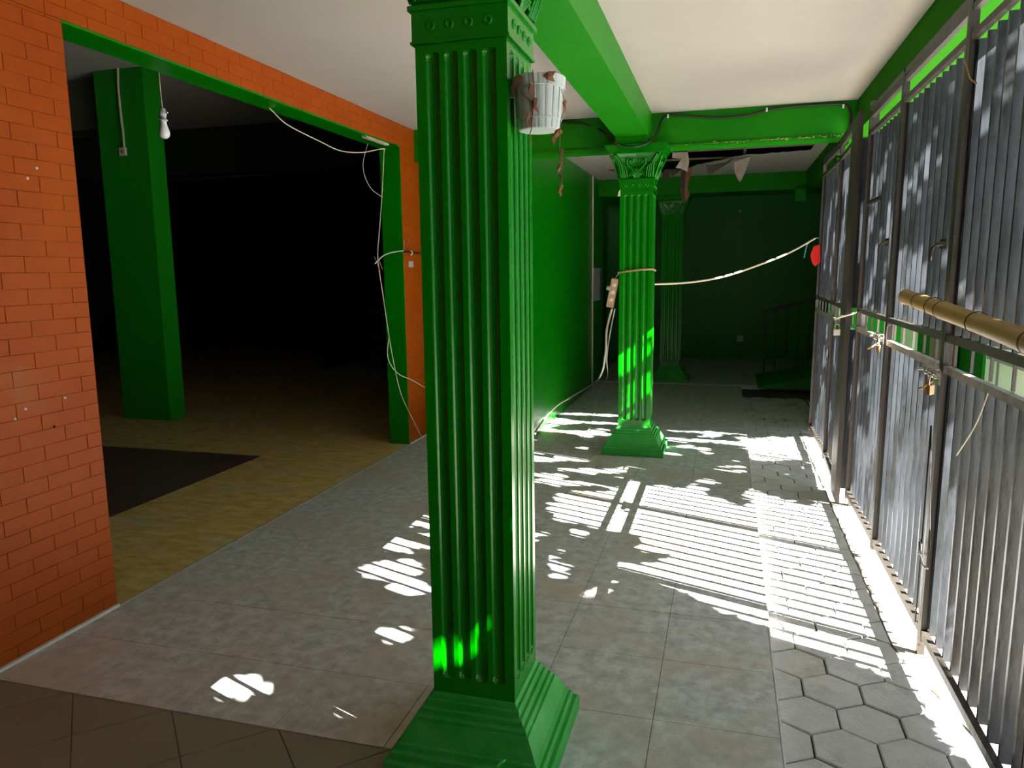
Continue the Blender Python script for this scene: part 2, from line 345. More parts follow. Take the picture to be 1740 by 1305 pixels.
# ---------------------------------------------------------------- dark hall behind the opening
HC = 3.52
bx('ceiling', (-12, -3, HC), (XL-.02, 14, HC+.1), mat('hall_ceiling', (.40, .39, .36), .9), label='grey ceiling of the dark hall', **ST)
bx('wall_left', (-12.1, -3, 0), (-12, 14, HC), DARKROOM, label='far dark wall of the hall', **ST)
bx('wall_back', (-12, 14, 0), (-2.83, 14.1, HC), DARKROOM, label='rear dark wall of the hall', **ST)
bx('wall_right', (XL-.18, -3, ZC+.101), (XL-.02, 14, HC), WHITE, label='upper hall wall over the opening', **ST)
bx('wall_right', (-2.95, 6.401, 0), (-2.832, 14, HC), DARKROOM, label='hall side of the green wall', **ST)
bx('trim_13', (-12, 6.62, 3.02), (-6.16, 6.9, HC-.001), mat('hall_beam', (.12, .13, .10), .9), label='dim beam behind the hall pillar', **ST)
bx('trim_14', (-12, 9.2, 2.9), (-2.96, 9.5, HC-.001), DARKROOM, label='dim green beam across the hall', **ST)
G_HALL = mat('green_pillar_paint', (.0, .27, .0), .6)
def pillar(x0, x1, y0, y1, label, m):
    t = thing('square_pillar', label, 'pillar', ((x0+x1)/2, (y0+y1)/2, 0))
    a, b = (x1-x0)/2, (y1-y0)/2
    MB().prism([(-a, -b), (a, -b), (a, b), (-a, b)], 0, HC-.001).build('shaft', m, t)
    return t
pillar(-6.13, -5.545, 6.39, 6.62, 'tall green square pillar inside the dark hall', G_HALL)
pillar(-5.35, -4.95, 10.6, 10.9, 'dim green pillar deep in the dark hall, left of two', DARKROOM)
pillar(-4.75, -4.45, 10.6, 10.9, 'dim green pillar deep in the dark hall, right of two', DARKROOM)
# ---------------------------------------------------------------- fluted columns
HWD = .129
def make_column(cx, cyy, top, label):
    t = thing('fluted_column', label, 'column', (cx, cyy, 0), (0, 0, 0))
    # base: square stepped profile
    prof = [(.252, 0), (.252, .046), (.246, .051), (.234, .052), (.234, .068), (.229, .074), (.219, .075), (.217, .090), (.211, .095), (.204, .112), (.192, .135), (.183, .152), (.176, .153), (.176, .164), (.171, .169), (.161, .170), (.161, .183), (.156, .188), (.147, .189), (.147, .205), (.143, .210), (.135, .211), (.133, .222), (.130, .226)]
    m = MB(); v = []; f = []
    for h, z in prof: v += [(-h, -h, z), (h, -h, z), (h, h, z), (-h, h, z)]
    n = len(prof)
    for i in range(n-1):
        for k in range(4): f.append((i*4+k, i*4+(k+1) % 4, (i+1)*4+(k+1) % 4, (i+1)*4+k))
    f.append((3, 2, 1, 0)); f.append(((n-1)*4, (n-1)*4+1, (n-1)*4+2, (n-1)*4+3))
    m.add(v, f).build('base', G_BASE, t, label='dusty paler green stepped base')
    # shaft with 4 flutes per face
    z0, z1 = .226, 2.108; zf0, zf1 = .275, 2.085; rad = .0195; dep = .013; nf = 4; pitch = .0535
    us = [-HWD]
    for q in range(nf):
        c = (q-(nf-1)/2)*pitch
        us += [c-rad*math.cos(math.pi*a/8) for a in range(9)]
    us.append(HWD)
    zs = [z0]+[zf0+rad*(1-math.cos(math.pi/2*a/5)) for a in range(6)]+[.7, 1.2, 1.6]+[zf1-rad*(1-math.cos(math.pi/2*a/5)) for a in range(5, -1, -1)]+[z1]
    def depth(u, z):
        for q in range(nf):
            c = (q-(nf-1)/2)*pitch
            if abs(u-c) < rad:
                e = max(0, (zf0+rad-z)/rad, (z-(zf1-rad))/rad)
                k = 1-((u-c)/rad)**2-e*e
                return dep*math.sqrt(k) if k > 0 else 0
        return 0
    m = MB(); nu = len(us)
    for k in range(4):
        ca, sa = math.cos(k*math.pi/2), math.sin(k*math.pi/2); v = []
        for z in zs:
            for u in us:
                d = HWD-depth(u, z); x, y = u, -d; v.append((x*ca-y*sa, x*sa+y*ca, z))
        m.add(v, [(i*nu+j, i*nu+j+1, (i+1)*nu+j+1, (i+1)*nu+j) for i in range(len(zs)-1) for j in range(nu-1)])
    m.build('shaft', G_COL, t)
    # collar band with round hollows/bosses
    a = HWD+.006; m = MB()
    m.box((-a, -a, 2.106), (a, a, 2.196)); m.box((-a-.004, -a-.004, 2.106), (a+.004, a+.004, 2.113)); m.box((-a-.008, -a-.008, 2.19), (a+.008, a+.008, 2.203))
    m.build('collar', G_COL, t)
    bm_ = MB(); bm_.lathe([(.013, 0), (.013, -.002), (.0105, -.0045), (.008, -.003), (.0055, -.001), (.0001, -.0005)], (0, 0, 0), 14, ax=1)
    bo = bm_.mesh('boss', G_COL)
    for k in range(4):
        for q in range(4):
            u = (q-1.5)*.0535; an = k*math.pi/2; x, y = u, -a
            inst('boss', bo, t, (x*math.cos(an)-y*math.sin(an), x*math.sin(an)+y*math.cos(an), 2.150), rot=(0, 0, an))
    # capital: flared bell, abacus, volutes, leaves, shell
    m = MB(); v = []; f = []
    pr = [(.133, 2.203), (.137, 2.23), (.145, 2.28), (.160, 2.33), (.180, 2.37), (.196, 2.392)]
    for h, z in pr:
        for k in range(4):
            ca, sa = math.cos(k*math.pi/2), math.sin(k*math.pi/2)
            for u in (-1, -.5, 0, .5):
                x = u*h; y = -h*(1 if abs(u) == 1 else .94 if abs(u) == .5 else .91); v.append((x*ca-y*sa, x*sa+y*ca, z))
    nn = 16
    for i in range(len(pr)-1):
        for k in range(nn): f.append((i*nn+k, i*nn+(k+1) % nn, (i+1)*nn+(k+1) % nn, (i+1)*nn+k))
    m.add(v, f)
    ab = MB()
    for h, a_, b_ in ((.205, 2.390, 2.405), (.215, 2.405, 2.418), (.226, 2.418, 2.436), (.236, 2.436, top)):
        ab.box((-h, -h, a_), (h, h, b_+.0005))
    cap = m.build('capital', G_COL, t); ab.build('abacus', G_COL, cap)
    orn = MB()
    def fy(z, u):      # outward distance of the bell face
        for (h0, za), (h1, zb) in zip(pr, pr[1:]):
            if za <= z <= zb: h = h0+(h1-h0)*(z-za)/(zb-za); break
        else: h = pr[-1][0] if z > 2.3 else pr[0][0]
        return h*(.92+.08*min(1, abs(u)/h))+.003
    def face(k, pts, r):
        ca, sa = math.cos(k*math.pi/2), math.sin(k*math.pi/2)
        P = []
        for u, z, *e in pts:
            y = -fy(z, u)-(e[0]*1.5 if e else 0); P.append((u*ca-y*sa, u*sa+y*ca, z))
        orn.tube(P, (lambda t_: r(t_)*1.5) if callable(r) else r*1.5, 6, spline=len(pts) < 9)
    for k in range(4):
        for s in (-1, 1):
            # inner volute and its stalk
            sp = [(s*(.045+.024*math.exp(-.16*a)*math.cos(a*.62+2.6)*1), 2.335+.026*math.exp(-.16*a)*math.sin(a*.62+2.6), .006) for a in range(0, 15)]
            face(k, sp, .0045)
            face(k, [(s*.012, 2.22), (s*.02, 2.26, .004), (s*.045, 2.29, .006), (s*.072, 2.32, .008), (s*.07, 2.352, .008)], .005)
            # corner volute
            sp = [(s*(.158+.022*math.exp(-.15*a)*math.cos(a*.62+.3)), 2.362+.022*math.exp(-.15*a)*math.sin(a*.62+.3), .006) for a in range(0, 14)]
            face(k, sp, .0045)
            face(k, [(s*.10, 2.215), (s*.105, 2.26, .004), (s*.118, 2.31, .008), (s*.140, 2.35, .010), (s*.165, 2.378, .010)], .006)
            # acanthus ribs
            for q in range(4):
                u0 = .075+.016*q
                face(k, [(s*u0, 2.215), (s*(u0+.003), 2.25, .006), (s*(u0+.010), 2.285+.008*q, .010), (s*(u0+.022), 2.30+.012*q, .014)], lambda t_: .006*(1-.6*t_))
        for q in range(-3, 4):      # central shell
            an = q*.36; face(k, [(.006*q, 2.212, .004), (.03*math.sin(an), 2.215+.035*math.cos(an), .008), (.048*math.sin(an), 2.215+.058*math.cos(an), .006)], lambda t_: .003+.004*t_)
        face(k, [(.056*math.sin(a*.35), 2.214+.068*math.cos(a*.35), .006) for a in range(-4, 5)], .0035)
    orn.build('scroll_ornament', G_COL, cap)
    return t
def copy_tree(o, parent=None):
    c = o.copy(); C.objects.link(c); c.parent = parent
    for ch in list(o.children): copy_tree(ch, c)
    return c
col1 = make_column(-.70, 2.112, 2.453, 'large green fluted column in the foreground with a white planter')
col2 = copy_tree(col1); col2.location = (-.70, 6.195, 0); col2['label'] = 'green fluted column under the crossbeam, with a cord tied round it'
col3 = copy_tree(col1); col3.location = (-.70, 10.26, 0); col3['label'] = 'farthest green fluted column, dim in the rear bay'
bx('trim_16', (-.856, 5.97, 2.4531), (-.606, YB-.0005, 2.5119), G_BEAM, label='beam end block above the middle column', **ST)
bx('trim_15', (-.83, 1.99, 2.4531), (-.606, 2.24, 2.5119), G_COL, label='packing block between near column and beam', **ST)
# ---------------------------------------------------------------- gate leaves
D = .037; PT = .098
slat_lo = MB().box((.012, -.007, 0), (.012+D, .007, 1.036)).mesh('slat', STEEL)
slat_up = MB().box((.012, -.007, 0), (.012+D, .007, 1.03)).mesh('slat', STEEL)
bar_m = MB().box((.018, -.003, 0), (.028, .003, .09)).mesh('short_bar', STILE)
def leaf(y_near, y_far, label, foot=False, x=GX, rz=0.0, lean=.008):
    W = y_far-y_near
    t = thing('gate_leaf', label, 'gate', (x, y_near, PZ), (0, lean, rz), 'steel gate leaves')
    MB().box((-.014, .004 if not foot else 0, .0 if foot else .055), (.012, .024, 2.47)).build('stile', STILE, t)
    MB().box((-.014, W-.022, .055), (.012, W-.0005, 2.45)).build('stile', STILE, t)
    for z0, z1, n_ in ((.084, .114, 0), (1.135, 1.162, 1), (1.250, 1.275, 0), (2.305, 2.330, 0), (2.402, 2.425, 0), (2.436, 2.466, 0)):
        MB().box((-.012, .0245, z0), (.0115, W-.0225, z1)).build('rail', RAILM if n_ else STILE, t)  # lower mid rail gets paler steel: its sunlit look is in the colour
    n = max(3, int(round((W-.062)/PT))); p = (W-.062)/n
    for k in range(n+1):
        yk = .032+p*k
        inst('slat', slat_lo, t, (0, yk, .100))
        inst('slat', slat_up, t, (0, yk, 1.274))
        if k % 2 == 0: inst('short_bar', bar_m, t, (0, yk, 1.161))
    return t
L1 = leaf(4.150, 5.060, 'steel slatted gate leaf fourth from the near end, beside the open gap')
L2 = leaf(3.110, 4.148, 'steel slatted gate leaf between the two shiny sliding bolts', True)
L3 = leaf(2.060, 3.108, 'nearest visible steel slatted gate leaf, behind the bamboo pole')
L4 = leaf(1.01, 2.058, 'steel gate leaf beside the viewer, right of the bamboo-crossed leaf')
L5 = leaf(-.04, 1.008, 'steel gate leaf just behind the viewer at the frame edge')
L6 = leaf(6.14, 7.20, 'farthest steel gate leaf with the white cord tied to it', x=.775)
# leaf standing slightly ajar, seen edge on
L7 = leaf(5.10, 6.12, 'narrow brown gate leaf standing ajar between far leaf and gap', x=.738, rz=-math.atan2(.035, 1.02), foot=True)
# flat cover strips on the leaf ajar
MB().box((-.019, .0, .02), (-.0145, .30, 2.40)).build('cover_plate', STILE, L7)
bx('added_gap_post', (.80, 5.066, PZ), (.85, 5.098, 2.48), STILE, **T('added thin post dimming the gap beside the leaf standing ajar', 'post'))  # added to cut the bright green showing through the gap
# ---------------------------------------------------------------- things on the gate
def bolt(y, z, label, wide):
    t = thing('sliding_bolt', label, 'bolt', (GX-.022, y, z))
    MB().box((-.004, -.035, -.02), (0, wide, .035)).build('back_plate', CHROME, t)
    m = MB()
    m.tube([(-.014, -.05, .022), (-.014, wide+.02, .022)], .0065, 10, spline=False); m.tube([(-.014, wide+.015, .022), (-.04, wide+.018, .022)], .005, 8, spline=False)
    m.build('slide_rod', CHROME, t)
    l = MB()
    for yy in (-.02, wide*.45, wide-.01):
        l.tube([(0, yy, .006), (-.02, yy, .008), (-.025, yy, .022), (-.02, yy, .036), (0, yy, .038)], .0032, 6)
    l.build('guide_loop', CHROME, t)
    h = MB().box((-.03, -.055, -.012), (-.026, -.01, .012)).tube([(-.028, -.05, 0), (-.06, -.07, -.02), (-.075, -.06, -.03)], .004, 6); h.build('hasp_tongue', BRASS, t)
    return t
bolt(4.12, 1.125, 'shiny rusty sliding bolt on the gate mid rail, farther of two', .10)
bolt(3.07, 1.085, 'chrome sliding bolt on the gate mid rail, nearer of two', .10)
def padlock(p, label, rz, s=1, m=BRASS):
    t = thing('padlock', label, 'padlock', p, (0, 0, rz))
    MB().prism([(-.016*s, -.006*s), (.016*s, -.006*s), (.016*s, .006*s), (-.016*s, .006*s)], -.05*s, -.018*s, bev=.002).build('lock_body', m, t)
    MB().tube([(-.011*s, 0, -.018*s), (-.011*s, 0, 0), (-.006*s, 0, .009*s), (.006*s, 0, .009*s), (.011*s, 0, 0), (.011*s, 0, -.018*s)], .0026*s, 6).build('shackle', CHROME, t)
padlock((.735, 4.045, 1.135), 'small pale padlock hanging by the farther sliding bolt', 1.2, 1.1)
padlock((.728, 3.01, 1.09), 'tan padlock hanging by the nearer sliding bolt, closer to camera', .9, 1.1)
padlock((.722, 3.045, 1.10), 'tan padlock hanging by the nearer sliding bolt, against the post', 1.5, 1.1)
padlock((.69, 5.16, 1.16), 'small green padlock on the leaf standing ajar', .4, 1.2, mat('green_lock', (.10, .32, .06), .5))
padlock((.685, 5.13, 1.13), 'small ivory padlock on the leaf standing ajar', .2, 1.2, IVORY)
MB().tube([(.68, 5.2, 1.17), (.70, 5.0, 1.20), (.76, 4.99, 1.22), (.785, 5.04, 1.235)], .006, 6).build('tie_wire', IVORY, **T('white wire tying the ajar leaf to the gate rail', 'wire'))
def latch(y, z, label):
    t = thing('gate_latch', label, 'latch', (GX-.022, y, z))
    MB().box((-.004, -.04, -.018), (0, .04, .018)).build('back_plate', STILE, t)
    MB().tube([(-.012, -.05, 0), (-.012, .05, 0)], .007, 8, spline=False).build('slide_rod', STILE, t)
    MB().tube([(-.012, .045, 0), (-.03, .047, -.02), (-.03, .047, -.06)], .005, 6).build('handle', STILE, t)
latch(4.145, 1.62, 'small rusty latch on the farther gate post above the bolt'); latch(3.12, 1.58, 'small rusty latch on the nearer gate post above the bamboo')
MB().tube([(.772, 3.17, .375), (.755, 3.12, .385), (.75, 3.07, .41), (.757, 3.10, .44), (.76, 3.14, .43), (.755, 3.10, .40), (.752, 3.03, .375), (.756, 2.98, .38)], .0035, 6).build('tie_wire', STILE, **T('twisted wire tied low round the gate post', 'wire'))
MB().tube([(.762, 3.0, .45), (.764, 3.11, .9), (.762, 3.125, .1)], .003, 5, spline=False).build('loose_wire', STILE, **T('thin wire running down the nearer gate post', 'wire'))
MB().tube([(.772, 2.80, .86), (.768, 2.62, 1.0), (.766, 2.52, 1.12)], .0022, 5).build('garden_string', IVORY, **T('thin pale string slanting below the mid rail near the bamboo', 'string'))
MB().tube([(.785, 2.94, 2.10), (.765, 2.95, 2.12), (.758, 2.97, 2.16), (.757, 3.0, 2.19), (.764, 3.03, 2.20)], .0028, 6).build('wire_hook', BRASS, **T('small yellow wire hook high on the nearest gate leaf', 'hook'))
MB().box((.760, 4.42, 1.845), (.772, 4.78, 1.868)).tube([(.766, 4.44, 1.856), (.766, 4.76, 1.856)], .009, 6, spline=False).build('slide_bar', BLACK, **T('short black bar across the upper slats of the fourth leaf', 'bar'))
# bamboo
bt = thing('bamboo_pole', 'thick bamboo pole lying along the gate at chest height', 'pole', (.70, 3.35, 1.378))
P0 = Vector((0, 0, 0)); P1 = Vector((.012, -2.6, -.125)); nodes = [.0, .085, .205, .50, .78, 1.0]
for i in range(len(nodes)-1):
    a, b = P0.lerp(P1, nodes[i]), P0.lerp(P1, nodes[i+1]); q = []
    MB().tube([a.lerp(b, k/10) for k in range(11)], lambda t_: .0285+.0028*(2*t_-1)**4, 20, spline=False).build('culm_segment', BAM, bt)
    if i: MB().tube([a-(P1-P0)*.0018, a+(P1-P0)*.0018], .0322, 20, spline=False).build('node_ring', BAMD, bt)
MB().lathe([(.0001, .004), (.021, .002), (.0285, 0), (.0285, -.01)], (0, .0, 0), 20, ax=1).build('cut_end', BAMD, bt)
for yy, zz in ((2.93, 1.358), (2.45, 1.335)):
    q = [(.702+.0335*math.cos(a*.5236), yy, zz+.0335*math.sin(a*.5236)) for a in range(13)]+[(.75, yy, zz+.004), (.773, yy, zz)]
    MB().tube(q, .0016, 5, spline=False).build('lashing_wire', STILE, bt).matrix_parent_inverse = Matrix.Translation((-.70, -3.35, -1.378))
# ---------------------------------------------------------------- planter with dried creeper
pc = (-.499, 2.04, 1.873)
pt = thing('wall_planter', 'white plastic barrel shaped planter fixed to the foreground column', 'planter', pc)
seg = 72; h = .150; v = []; prof = [(.054, 0), (.0585, .002), (.062, .03), (.0655, .033), (.072, .118), (.0755, .121), (.0775, h), (.0735, h), (.071, .12), (.058, .012), (.0001, .012)]
m = MB(); vv = []
for i, (r_, z_) in enumerate(prof):
    for k in range(seg):
        rr = r_-(.0016 if (k % 4 == 0 and i < 7) else 0); a = 2*math.pi*k/seg; vv.append((rr*math.cos(a), rr*math.sin(a), z_))
m.add(vv, [(i*seg+k, i*seg+(k+1) % seg, (i+1)*seg+(k+1) % seg, (i+1)*seg+k) for i in range(len(prof)-1) for k in range(seg)])
m.add([(.0535*math.cos(2*math.pi*k/24), .0535*math.sin(2*math.pi*k/24), .0) for k in range(24)], [tuple(range(24))])
m.build('pot_body', PLW, pt)
for zz, rr in ((.031, .0658), (.1195, .0758)):
    MB().tube([(rr*math.cos(2*math.pi*k/36), rr*math.sin(2*math.pi*k/36), zz) for k in range(37)], .0016, 5, spline=False).build('hoop', PLW, pt)
gm = MB()
for k in range(18):
    a = 2*math.pi*(k+.0)/18; c_, s_ = math.cos(a), math.sin(a)
    gm.tube([(.0612*c_, .0612*s_, .004), (.0645*c_, .0645*s_, .03)], .0009, 4, spline=False); gm.tube([(.0653*c_, .0653*s_, .034), (.0717*c_, .0717*s_, .117)], .0009, 4, spline=False)
gm.build('stave_groove', PLD, pt)
MB().tube([(-.078, -.01, .10), (-.073, 0, .15), (-.065, .02, .165), (-.05, .03, .15)], .006, 6).build('hanging_hook', PLW, pt)
vt = thing('dried_creeper', 'dead brown creeper drooping over and below the white planter', 'plant', pc)
def dleaf(p, L_, W_, yaw, pitch, roll=0):
    v = [(0, 0, 0), (W_*.55, .004, -L_*.12), (W_*.18, -.003, -L_*.55), (W_*.25, .004, -L_), (-W_*.30, -.004, -L_*.72), (-W_*.38, .003, -L_*.2), (-.1*W_, -.006, -L_*.45)]
    Rm = Matrix.Rotation(yaw, 3, 'Z') @ Matrix.Rotation(pitch, 3, 'X') @ Matrix.Rotation(roll, 3, 'Y')
    q = [Rm @ Vector(a)+Vector(p) for a in v]
    th = Rm @ Vector((0, .0012, 0)); n = len(q)
    MB().add(q+[a+th for a in q], [(0, 1, 6), (1, 2, 6), (2, 3, 6), (3, 4, 6), (4, 5, 6), (5, 0, 6), (1+n, n, 6+n), (2+n, 1+n, 6+n), (3+n, 2+n, 6+n), (4+n, 3+n, 6+n), (5+n, 4+n, 6+n), (n, 5+n, 6+n)]).build('dried_leaf', DRY, vt)
def onpot(ang, z, off=.004):
    r_ = .058+(.0195)*z/h+off; return (r_*math.cos(ang), r_*math.sin(ang), z)
A = math.radians
dleaf(onpot(A(-118), .150, .006), .062, .034, A(-28), -.15, .35)
dleaf(onpot(A(-92), .118, .008), .045, .018, A(-5), -.1, .1)
dleaf(onpot(A(-88), .082, .008), .05, .018, A(0), -.1, -.25)
dleaf(onpot(A(-99), .045, .008), .045, .014, A(-8), -.1, .1)
dleaf(onpot(A(-58), .150, .006), .032, .044, A(32), -.12, -.3)
MB().tube([onpot(A(-88), .155), onpot(A(-86), .10), onpot(A(-90), .05), onpot(A(-97), .0, .002), (-.012, -.06, -.02), (-.01, -.05, -.05)], .0016, 5).build('stem', DRY, vt)
MB().tube([onpot(A(-120), .14), onpot(A(-116), .10), onpot(A(-98), .075), onpot(A(-88), .07)], .0014, 5).build('stem', DRY, vt)
MB().tube([onpot(A(-20), .11), (.082, -.03, .06), (.071, -.03, .02), (.068, -.03, -.06), (.074, -.03, -.14), (.068, -.03, -.20)], .0011, 5).build('stem', DRY, vt)
dleaf((.081, -.03, .08), .04, .014, .3, 0, -.1)
dleaf((.068, -.03, -.0), .052, .024, .2, 0, .45)
dleaf((.072, -.03, -.058), .05, .015, -.3, .1, 0)
dleaf((.070, -.03, -.102), .03, .016, .6, 0, .3)
dleaf((.068, -.03, -.128), .028, .012, .9, 0, -.3)
dleaf((.069, -.03, -.160), .036, .018, .1, 0, 0)
pt.scale = (.93, .93, .90); vt.scale = (.93, .93, .90)
# ---------------------------------------------------------------- cables and small fittings
def cable(name, m, r, pts, label, cat='cable', **k): return MB().tube(pts, r, 7, **k).build(name, m, **T(label, cat))
yb = YB-.014
cable('black_cable', BLACK, .0085, [at(u, v, 'y', yb) for u, v in ((940, 208), (985, 210), (1022, 222))]+[at(1036, 236, 'y', 5.9), at(1056, 247, 'y', 5.88), at(1080, 249, 'y', 5.88), at(1103, 241, 'y', 5.95), at(1118, 222, 'y', 6.1)]+[at(u, v, 'y', yb) for u, v in ((1124, 205), (1134, 196), (1165, 197), (1215, 200), (1270, 196), (1310, 186), (1360, 180), (1430, 177), (1444, 186), (1446, 205), (1441, 232))], 'black cable sagging along the crossbeam and round the column top')
for i, (u, v) in enumerate(((1135, 197), (1303, 186), (1433, 180))):
    t = MB().box((-.006, -.006, -.016), (.006, .004, .012)).tube([(0, -.006, .006), (0, -.02, .008)], .003, 6, spline=False).build('cable_clip', WHITE, None, at(u, v, 'y', yb-.006), **T(('white clip holding the black cable at the column end of the crossbeam', 'white clip holding the black cable at the middle of the crossbeam', 'white clip holding the black cable at the gate end of the crossbeam')[i], 'clip'))
# cord tied round column 2 and strung to the gate
cyf = 6.195-.129-.006
cable('tied_cord', TAN, .008, [(-.835, 6.30, 1.478), (-.836, cyf, 1.478), (-.75, cyf-.004, 1.49), (-.65, cyf-.004, 1.50), (-.565, cyf, 1.502), (-.563, 6.28, 1.49)], 'tan cord tied round the middle column', 'cord', spline=False)
pl = [at(1112, 483, 'y', 6.15), at(1170, 480, 'y', 6.35), at(1230, 470, 'y', 6.6), at(1290, 450, 'y', 6.85), at(1340, 430, 'y', 7.0), at(1385, 405, 'y', 7.15)]
cable('strung_cord', IVORY, .008, pl, 'pale cord strung from the middle column to the far gate leaf', 'cord')
e = pl[-1]
cable('teal_string', TEAL, .006, [e+Vector((.03, 0, .0)), e, at(1372, 415, 'y', 7.15), at(1366, 438, 'y', 7.15)], 'short teal string knotted at the gate end of the cord', 'string')
rp = at(1386, 433, 'y', 7.12)
rt = thing('red_tag', 'red plastic tag hanging on the far gate leaf', 'tag', rp)
MB().prism([(-.045, 0), (-.02, .075), (.03, .09), (.04, -.06), (.0, -.10), (-.025, -.075)], -.006, .006, bev=.003).build('tag_plate', RED, rt, rot=(math.pi/2, 0, 0))
# power strip on the middle column
ps = thing('power_strip', 'tan power strip hanging at the left side of the middle column', 'power strip', (-.862, 6.09, 1.43), (0, math.radians(11), 0))
MB().prism([(-.028, -.02), (.028, -.02), (.028, .02), (-.028, .02)], -.235, 0, bev=.006).build('strip_body', TAN, ps)
for z in (-.05, -.11, -.17): MB().lathe([(.0001, -.0215), (.016, -.0215), (.018, -.019)], (0, 0, z), 14, ax=1).build('socket', IVORY, ps)
MB().lathe([(.018, 0), (.018, -.025), (.01, -.03), (.0001, -.03)], (-.028, 0, -.085), 12, ax=0).build('plug', PLW, ps)
MB().tube([(0, 0, 0), (.01, 0, .03), (.03, -.005, .05)], .003, 6).build('hanging_wire', CHROME, ps)
cable('floor_cable', IVORY, .009, [at(1040, 525, 'y', 6.1), at(1031, 560, 'y', 6.3), at(1029, 600, 'y', 6.6), at(1022, 635, 'y', 7.3), at(1008, 652, 'x', -1.60), at(975, 672, 'x', -1.60), at(945, 690, 'x', -1.62), at(925, 712, 'x', -1.62), at(912, 730, 'x', -1.63), (-1.63, 6.30, .05), (-1.9, 6.2, .012)], 'thick ivory cable drooping from the power strip along the green wall')
cable('thin_cable', WHITE, .0045, [at(1045, 525, 'y', 6.1), at(1036, 570, 'y', 6.35), at(1031, 610, 'y', 6.6), at(1032, 640, 'z', .2), at(1018, 665, 'z', .10), at(1011, 700, 'z', .007), at(1000, 730, 'z', .006), at(980, 750, 'z', .006), at(950, 760, 'z', .006)], 'thin white cable trailing from the power strip onto the floor')
cable('wall_conduit', IVORY, .012, [(-1.638, 9.5, .0), (-1.638, 9.5, ZB-.001)], 'ivory conduit running up the green wall', 'conduit', spline=False)
MB().box((-1.6499, 9.66, 1.10), (-1.648, 10.2, 1.53)).build('paper_notice', PAPER, **T('blank grey paper taped to the green wall', 'paper'))
ws = thing('wall_socket', 'white socket low on the dark back wall', 'socket', (.245, 12.999, .34))
MB().prism([(-.05, -.05), (.05, -.05), (.05, .05), (-.05, .05)], 0, .012, bev=.004).build('face_plate', PLW, ws, rot=(math.pi/2, 0, 0))
MB().lathe([(.0001, -.014), (.022, -.014), (.026, -.012)], (0, 0, 0), 12, ax=1).build('socket_rim', PLD, ws)
# left opening wires
xw = XL+.012
cable('white_wire', IVORY, .0038, [at(456, 181, 'x', -2.79), at(464, 190, 'x', -2.78), at(490, 213, 'x', -2.74), at(545, 241, 'x', -2.72), at(578, 256, 'x', -2.70), at(615, 259, 'x', -2.68), at(651, 253, 'x', -2.66), at(652, 262, 'x', -2.66), at(649, 330, 'x', -2.66), at(644, 400, 'x', -2.66), at(642, 440, 'x', -2.66), at(652, 510, 'x', -2.66), at(664, 590, 'x', -2.64), at(680, 665, 'x', -2.635), at(700, 710, 'x', -2.63), at(716, 742, 'x', -2.63)], 'long white wire sagging across the opening and down its jamb', 'wire')
cable('looped_wire', PLD, .003, [at(625, 244, 'x', -2.70), at(617, 275, 'x', -2.68), at(620, 300, 'x', -2.67), at(632, 322, 'x', -2.66), at(650, 335, 'x', -2.655)], 'thin grey wire looping at the top corner of the opening', 'wire')
cable('slack_wire', IVORY, .0042, [at(661, 573, 'x', -2.65), at(658, 600, 'x', -2.65), at(664, 620, 'x', -2.645), at(678, 636, 'x', -2.64), at(700, 646, 'x', -2.63), at(724, 660, 'x', -2.62)], 'slack ivory wire crossing the lower right pier', 'wire')
cb = thing('branch_cable', 'frayed grey cable stub sticking out of the right pier', 'cable', (0, 0, 0))
MB().tube([at(637, 448, 'x', -2.62), at(652, 434, 'x', -2.60), at(670, 428, 'x', -2.61), at(686, 426, 'x', -2.64)], .006, 6).build('cable_sleeve', PLD, cb)
MB().tube([at(686, 427, 'x', -2.63), at(700, 429, 'x', -2.62), at(716, 431, 'x', -2.62)], .007, 6).build('black_sleeve', BLACK, cb)
for a_, b_ in (((688, 424), (697, 405)), ((686, 424), (687, 408)), ((640, 446), (646, 462)), ((644, 442), (650, 458)), ((640, 445), (636, 436))):
    MB().tube([at(*a_, 'x', -2.62), at(*b_, 'x', -2.60)], .0025, 5, spline=False).build('bare_strand', BRASS, cb)
MB().tube([at(698, 426, 'x', -2.61), at(701, 430, 'x', -2.60), at(698, 434, 'x', -2.61)], .005, 6).build('white_clip', WHITE, cb)
bx('wood_chip', (-2.69, 5.35, 2.515), (-2.655, 5.75, 2.5295), SHEET, **T('pale sliver of wood under the lintel corner', 'wood'))
bp_ = at(698, 449, 'x', XL)
bx('label_patch', (XL+.001, bp_.y-.05, bp_.z-.025), (XL+.003, bp_.y+.05, bp_.z+.025), PAPER, **T('small faded sticker on the right pier', 'sticker'))
# nail specks on orange wall
for i, (u, v) in enumerate(((62, 286), (46, 303), (25, 712), (43, 695), (110, 676), (92, 725))):
    p = at(u, v, 'x', XL+.001)
    MB().lathe([(.0001, .006), (.004, .005), (.006, 0)], p, 8, ax=0).build('nail_head', WHITE if i < 5 else BLACK, **T(('white nail head high on the orange pier, upper of two', 'white nail head high on the orange pier, lower of two', 'white speck of filler at the frame edge of the orange pier', 'white speck of filler beside the frame-edge one', 'white speck of filler nearest the pier corner', 'dark nail hole low on the orange pier')[i], 'nail'))
